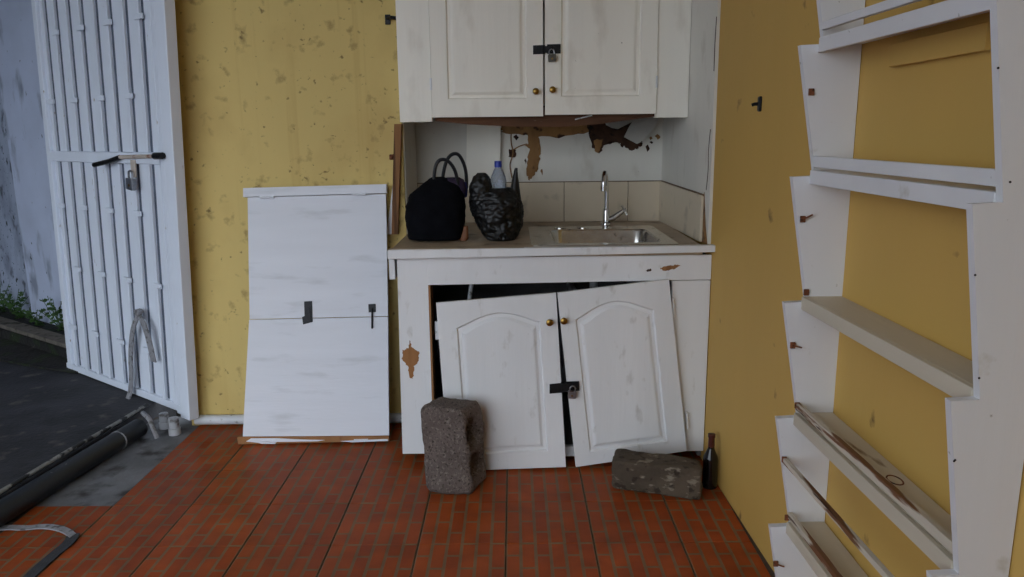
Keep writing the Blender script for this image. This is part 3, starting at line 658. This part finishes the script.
# ================================================================== SMALL THINGS
def rock(name, label, corners, h, m, amp, dents=(), seed=0, sub=5, tilt=None):
    """block from a plan quad (4 floor points, ccw) of height h, roughened; dents = (centre, radius, depth vector)"""
    t = bmesh.new(); bmesh.ops.create_cube(t, size=1); bmesh.ops.subdivide_edges(t, edges=t.edges[:], cuts=2**(sub-1)-1, use_grid_fill=True)
    c = [Vector(q) for q in corners]; base = sum(c, Vector())/4
    for v in t.verts:
        u, w_, z = v.co.x+.5, v.co.y+.5, v.co.z+.5
        k = v.co.normalized()*(.5) ; q = v.co.copy()
        # round corners
        r = .10
        for i in range(3):
            pass
        e = Vector([abs(x) for x in v.co]); over = [max(0, x-(.5-r)) for x in e]; L_ = math.sqrt(sum(x*x for x in over))
        if L_ > r:
            f = r/L_; q = Vector([math.copysign((.5-r)+o_*f if x > .5-r else x, s) for x, o_, s in zip(e, over, v.co)])
        u, w_, z = q.x+.5, q.y+.5, q.z+.5
        p = (c[0]*(1-u)+c[1]*u)*(1-w_)+(c[3]*(1-u)+c[2]*u)*w_ + Vector((0, 0, z*h))
        if tilt: p += Vector(tilt)*z*h
        nn = Vector((p.x*7+seed, p.y*7, p.z*7)); d = Vector((noise.noise(nn), noise.noise(nn+Vector((9, 0, 0))), noise.noise(nn+Vector((0, 9, 0)))*(.6 if z > .02 else .1)))*amp
        fine = noise.noise(nn*6)*amp*.35; p += d*min(1, z*4+.4) + (p-base-Vector((0, 0, h/2))).normalized()*fine
        for dc, dr_, dv in dents:
            dd = (p-Vector(dc)).length
            if dd < dr_: p += Vector(dv)*(1-(dd/dr_)**2)**.7
        p.z = max(p.z, .0005); v.co = p
    bmesh.ops.recalc_face_normals(t, faces=t.faces[:]); mb = MB(); mb.add(t)
    o = mb.build(name, m, loc=(base.x, base.y, 0), smooth='all'); return o
bl = rock('concrete_block', 'grey broken hollow concrete block standing against the left lower door', [(-.360, 2.795, 0), (-.175, 2.758, 0), (-.110, 2.875, 0), (-.295, 2.920, 0)], .335, m_block, .014,
          [((-.168, 2.825, .222), .056, (-.095, .035, 0)), ((-.150, 2.815, .095), .052, (-.085, .03, 0)), ((-.262, 2.775, .01), .12, (0, -.04, 0))], 3, 5, (-.075, .06, 0))
tag(bl, 'grey broken hollow concrete block standing against the left lower door', 'block')
rs = rock('stone_block', 'x', [(.372, 2.778, 0), (.700, 2.668, 0), (.728, 2.785, 0), (.400, 2.893, 0)], .125, m_stone, .014, (), 8, 5)
tag(rs, 'mortar-crusted oblong stone block lying before the right lower door', 'stone')

bc = PZ(711, 489.5, 0)
bo = thing('glass_bottle', 'dark brown glass bottle with reddish neck standing in the corner', 'bottle', (.76, 2.79, 0))
bx, by = .76, 2.79
MB().lathe([(.026, .0005), (.029, .004), (.0295, .115), (.027, .13), (.017, .152), (.0125, .165), (.0125, .17)], (bx, by, 0), 24).build('bottle_body', m_amber, bo, smooth=True)
MB().lathe([(.0128, .17), (.0122, .195), (.0122, .208), (.0145, .209), (.0145, .221), (.011, .222)], (bx, by, 0), 20).build('neck', m_neck, bo, smooth=True)

# ---- bags on the counter
def blob(prof, cx, cy, z0, depth, seed, amp, seg=40, hor=12, power=2.4):
    """prof: (z, xl, xr) half outlines; superelliptic cross-section with noise"""
    t = bmesh.new(); rings = []
    zs = []
    for (a, b) in zip(prof, prof[1:]):
        for k in range(hor//2): zs.append(tuple(a[i]+(b[i]-a[i])*k/(hor//2) for i in range(len(a))))
    zs.append(prof[-1])
    for z, xl, xr, dp in zs:
        m_, hw = (xl+xr)/2, (xr-xl)/2; ring = []
        for k in range(seg):
            a = 2*math.pi*k/seg; ca, sa = math.cos(a), math.sin(a)
            x = math.copysign(abs(ca)**(2/power), ca)*hw; y = math.copysign(abs(sa)**(2/power), sa)*depth*dp
            p = Vector((m_+x, cy+y, z)); nn = p*9+Vector((seed, 0, 0))
            q = Vector((x, y, 0)).normalized()*(noise.noise(nn)*amp*.45 + abs(noise.noise(nn*2.7))*amp*.5 - abs(noise.noise(nn*5.5))*amp*.6 + abs(noise.noise(nn*11))*amp*.25)
            if z < z0+.004: q *= .3
            ring.append(t.verts.new(p+q))
        rings.append(ring)
    for a, b in zip(rings, rings[1:]):
        for k in range(seg): t.faces.new((a[k], a[(k+1) % seg], b[(k+1) % seg], b[k]))
    t.faces.new(rings[0][::-1]); t.faces.new(rings[-1]); bmesh.ops.recalc_face_normals(t, faces=t.faces[:]); return t
def pr(rows, Y, z0):
    out = []
    for py, xl, xr, dp in rows:
        a, b = PY(xl, py, Y), PY(xr, py, Y); out.append((max(a.z, z0), a.x, b.x, dp))
    return out
ZK = ZT+.0036; BY = 3.29
bag = thing('handbag', 'black rounded fabric handbag with two cord handles on the counter', 'bag', (-.32, BY, ZK))
r = pr([(250, 416, 459, .75), (238, 409, 463, .95), (222, 405.5, 465, 1.), (206, 406, 465.5, 1.), (194, 411, 464, .85), (186, 420, 460, .6), (179, 428, 448, .3), (177, 432, 444, .15)], BY, ZK)
r[0] = (ZK,) + r[0][1:]
mb = MB(); mb.add(blob(r, 0, BY, ZK, .10, 2, .012)); mb.build('bag_body', m_fabric, bag, smooth='all')
for pts, dy in (([(434, 182), (434.5, 172), (437, 163), (442, 159.5), (449, 162), (455, 171), (458.5, 186)], -.02), ([(442.5, 180), (444, 170), (447, 160), (452, 154.5), (458, 154.5), (463, 162), (466, 173), (466.5, 188)], .03)):
    MB().tube(smooth_path([PY(x, y, BY+dy) for x, y in pts], 5), .0075, 8).build('handle', m_handle, bag, smooth=True)
r = pr([(198, 438, 466, .5), (188, 440, 466.5, .55), (180, 441, 464, .45), (177.5, 446, 460, .2)], BY+.01, ZK)
mb = MB(); mb.add(blob(r, 0, BY+.01, ZK, .08, 5, .008, 24)); mb.build('lining', m_purple, bag, smooth='all')
r = pr([(197, 457, 467, .5), (188, 457, 468, .5), (182, 460, 466, .3)], BY+.02, ZK)
mb = MB(); mb.add(blob(r, 0, BY+.02, ZK, .05, 6, .004, 20)); mb.build('lining', m_blue, bag, smooth='all')
r = pr([(247, 460, 467, .6), (238, 461, 468.5, .6), (226, 464, 468, .4)], BY-.07, ZK); r[0] = (ZK,)+r[0][1:]
mb = MB(); mb.add(blob(r, 0, BY-.07, ZK, .025, 7, .002, 16)); mb.build('leather_tab', m_tan, bag, smooth='all')
PBY = 3.27
pb = thing('plastic_bag', 'crumpled black plastic carrier bag beside the sink', 'bag', (-.06, PBY, ZK))
r = pr([(248, 491, 511, .7), (240, 487, 516, .9), (228, 479, 520.5, 1.), (214, 473, 522.5, 1.), (203, 470, 522, 1.), (194, 470, 518, .8), (188, 472, 515, .5)], PBY, ZK); r[0] = (ZK,)+r[0][1:]
mb = MB(); mb.add(blob(r, 0, PBY, ZK, .09, 11, .024, 110, 24))
r = pr([(200, 470, 492, 1.), (186, 470, 493, 1.), (177, 474, 489, .8), (173, 478, 485, .4)], PBY-.01, ZK); mb.add(blob(r, 0, PBY-.01, ZK, .055, 12, .016, 70, 18))
r = pr([(200, 507, 521, 1.), (186, 511, 519.5, .8), (175, 513, 518, .6), (168, 515, 517.5, .4)], PBY, ZK); mb.add(blob(r, 0, PBY, ZK, .03, 13, .006, 28))
mb.build('bag_film', m_plastic, pb, smooth='all')
wy = PBY+.005; wc = PY(498.5, 193, wy); ztop = PY(498.5, 161, wy).z
wbz = ztop-.25
wt = thing('water_bottle', 'clear blue-tinted plastic water bottle with blue cap in the plastic bag', 'bottle', (wc.x, wy, wbz))
hh = ztop-wbz
MB().lathe([(.030, 0), (.034, .006), (.034, hh-.115), (.032, hh-.112), (.034, hh-.108), (.035, hh-.085), (.031, hh-.065), (.022, hh-.045), (.0145, hh-.03), (.0125, hh-.02), (.0125, hh-.012)], (wc.x, wy, wbz), 24).build('bottle_body', m_pet, wt, smooth=True)
MB().lathe([(.0145, hh-.026), (.0155, hh-.025), (.0155, hh-.002), (.0145, hh)], (wc.x, wy, wbz), 20).build('cap', m_cap, wt, smooth=True)

# ---- wall hooks
c = PY(388, 20, YB); hk = MB(); hk.box(c.x-.012, c.x+.012, YB-.008, YB-.001, c.z-.02, c.z+.022, bev=.002); hk.tube([(c.x, YB-.006, c.z+.006), (c.x+.02, YB-.03, c.z+.006), (c.x+.045, YB-.032, c.z+.002)], .008, 8)
tag(hk.build('bolt_latch', m_steeldark, loc=(c.x, YB, c.z)), 'small black iron latch on the yellow wall beside the upper cabinet', 'latch')
c = PY(392, 157, YB); hk = MB(); hk.box(c.x-.011, c.x+.011, YB-.012, YB-.001, c.z-.012, c.z+.012, bev=.003); hk.tube([(c.x, YB-.01, c.z), (c.x, YB-.022, c.z)], .005, 8)
tag(hk.build('wall_bracket', m_rustlatch, loc=(c.x, YB, c.z)), 'tiny dark metal bracket on the yellow wall above the board', 'bracket')
c = PX(761, 104, wx(2.54)); hk = MB(); X_ = wx(c.y)
hk.box(X_-.009, X_+.004, c.y-.012, c.y+.012, c.z-.024, c.z+.024, bev=.004); hk.tube([(X_-.008, c.y, c.z), (X_-.018, c.y+.01, c.z), (X_-.026, c.y+.012, c.z-.003)], .0055, 8)
tag(hk.build('wall_hook', m_steeldark, loc=(X_, c.y, c.z)), 'black iron hook on the ochre wall between cabinet and shelf', 'hook')

# ---- pipes and straps at the left
def pxl(y): return -1.822 + .135*(y-2.9)
pp = MB().tube([(pxl(-1.0), -1.0, .0435), (pxl(3.36), 3.36, .0435)], .043, 18).build('black_pipe', m_blackpipe, loc=(pxl(2.9), 2.9, 0), smooth=True); tag(pp, 'thick black plastic pipe along the edge of the outdoor slab', 'pipe')
MB().tube([(pxl(3.20), 3.20, .0435), (pxl(3.207), 3.207, .0435)], .0445, 18).build('joint_ring', m_oldpvc, pp, smooth=True)
cdx = lambda y: sx(y)-.012
cp = MB().tube([(cdx(y), y, ZS+.013+.002*math.sin(y*9)) for y in np.linspace(.6, 3.56, 22)], .0085, 8).build('thin_conduit', m_conduit, loc=(cdx(2.9), 2.9, ZS), smooth=True); tag(cp, 'thin worn grey conduit on the slab edge behind the black pipe', 'pipe')
for i, (px, py, rr, hgt) in enumerate(((175, 434, .023, .08), (165, 428, .021, .075))):
    c = PZ(px, py, 0); mb = MB(); mb.lathe([(rr*1.2, 0), (rr*1.2, .03), (rr, .032), (rr, hgt)], (c.x, c.y, 0), 16)
    tag(mb.build('pipe_stub', m_oldpvc, loc=(c.x, c.y, 0), smooth=True), 'white plastic pipe stub under the gate corner, nearer the tiles' if i == 0 else 'white plastic pipe stub under the gate corner, nearer the black pipe', 'pipe')
# strap hanging on the gate
mb = MB()
p1 = [GP(.882, .535, .045), GP(.83, .47, .05), GP(.79, .38, .05), GP(.765, .28, .048), GP(.75, .18, .046), GP(.735, .10, .05), GP(.74, .055, .075)]
mb.ribbon(smooth_path(p1, 5), gg, .036, .006)
p2 = [GP(.882, .535, .052), GP(.93, .50, .056), GP(.965, .44, .056), GP(.985, .37, .054), GP(.995, .31, .05)]
mb.ribbon(smooth_path(p2, 5), gg, .046, .006)
mb.tube([GP(.865, .55, .05), GP(.885, .525, .055), GP(.905, .555, .05)], .014, 8)
tag(mb.build('strap', m_strap, loc=GP(.75, .06, .05), smooth=True), 'grey webbing strap hanging in a loop on the white gate', 'strap')
mb = MB(); q = [PZ(x, y, .02) for x, y in ((147, 416), (152, 424), (150, 432))]
mb.tube(smooth_path([PZ(143, 413, .10), PZ(149, 419, .10), PZ(153, 428, .06), PZ(157, 438, .012)], 5), .011, 8)
tag(mb.build('hose', m_strap, loc=PZ(157, 438, 0), smooth=True), 'short grey hose end bending over the black pipe below the gate', 'hose')
# strap on the floor
pts = [PZ(x, y, .006) for x, y in ((-6, 529), (10, 527.5), (25, 528), (42, 526.5), (55, 527.5), (66, 531), (73, 536))]
mb = MB(); mb.ribbon(smooth_path(pts, 4), Vector((.15, 1, 0)), .03, .005)
fs = thing('floor_strap', 'flat grey strap lying on the tiles at the lower left', 'strap', PZ(40, 530, 0))
mb.build('band', m_strap, fs)
pts = [PZ(x, y, .005) for x, y in ((74, 534), (68, 543), (56, 553), (42, 565), (26, 580), (8, 597))]
mb = MB(); mb.ribbon(smooth_path(pts, 4), Vector((1, .15, 0)), .04, .004); mb.build('band', m_banddark, fs)['label'] = 'dark band running on from the end of the strap'  # second, darker band continuing past the grey one

# ---- weeds at the foot of the outdoor wall
def weed(px, py, d, hgt, nl, seed, label):
    random.seed(seed); base = pl(px, py, k0+kn*d, kn); base.z = max(base.z, .135)
    root = thing('weed', label, 'plant', base, 'weeds at the outdoor wall'); st = MB(); lf = MB()
    for s in range(max(2, nl//7)):
        a = random.uniform(0, 6.28); tip = base + Vector((math.cos(a)*hgt*.45, math.sin(a)*hgt*.2-.03, hgt*random.uniform(.5, 1)))
        mid = base.lerp(tip, .5)+Vector((0, -.02, .02)); st.tube([base+Vector((0, 0, .0)), mid, tip], .002, 5)
        for k in range(7):
            p = base.lerp(mid, k/3.5) if k < 3.5 else mid.lerp(tip, (k-3)/4); a = random.uniform(0, 6.28); l = random.uniform(.02, .045)
            d_ = Vector((math.cos(a), math.sin(a)*.7-.3, random.uniform(-.3, .6))).normalized(); sd = d_.orthogonal().normalized()
            sd = (Matrix.Rotation(random.uniform(0, 6.28), 3, d_) @ sd); nn = d_.cross(sd)*.0015
            A = [p, p+d_*l*.5+sd*l*.32, p+d_*l, p+d_*l*.5-sd*l*.32]
            lf.quads(A+[v+nn for v in A], [(0, 1, 2, 3), (7, 6, 5, 4), (0, 1, 5, 4), (1, 2, 6, 5), (2, 3, 7, 6), (3, 0, 4, 7)])
    st.build('stem', m_leaf, root); o = lf.build('foliage', m_leaf, root); o['kind'] = 'stuff'
weed(4, 312, .25, .22, 56, 1, 'leafy weed at the outdoor wall foot, leftmost in the photo')
weed(20, 320, .22, .22, 84, 2, 'bushiest weed at the outdoor wall foot')
weed(40, 330, .2, .14, 56, 3, 'low weed in the middle of the mossy kerb')
weed(63, 338, .22, .26, 84, 4, 'upright weed at the kerb end beside the gate')
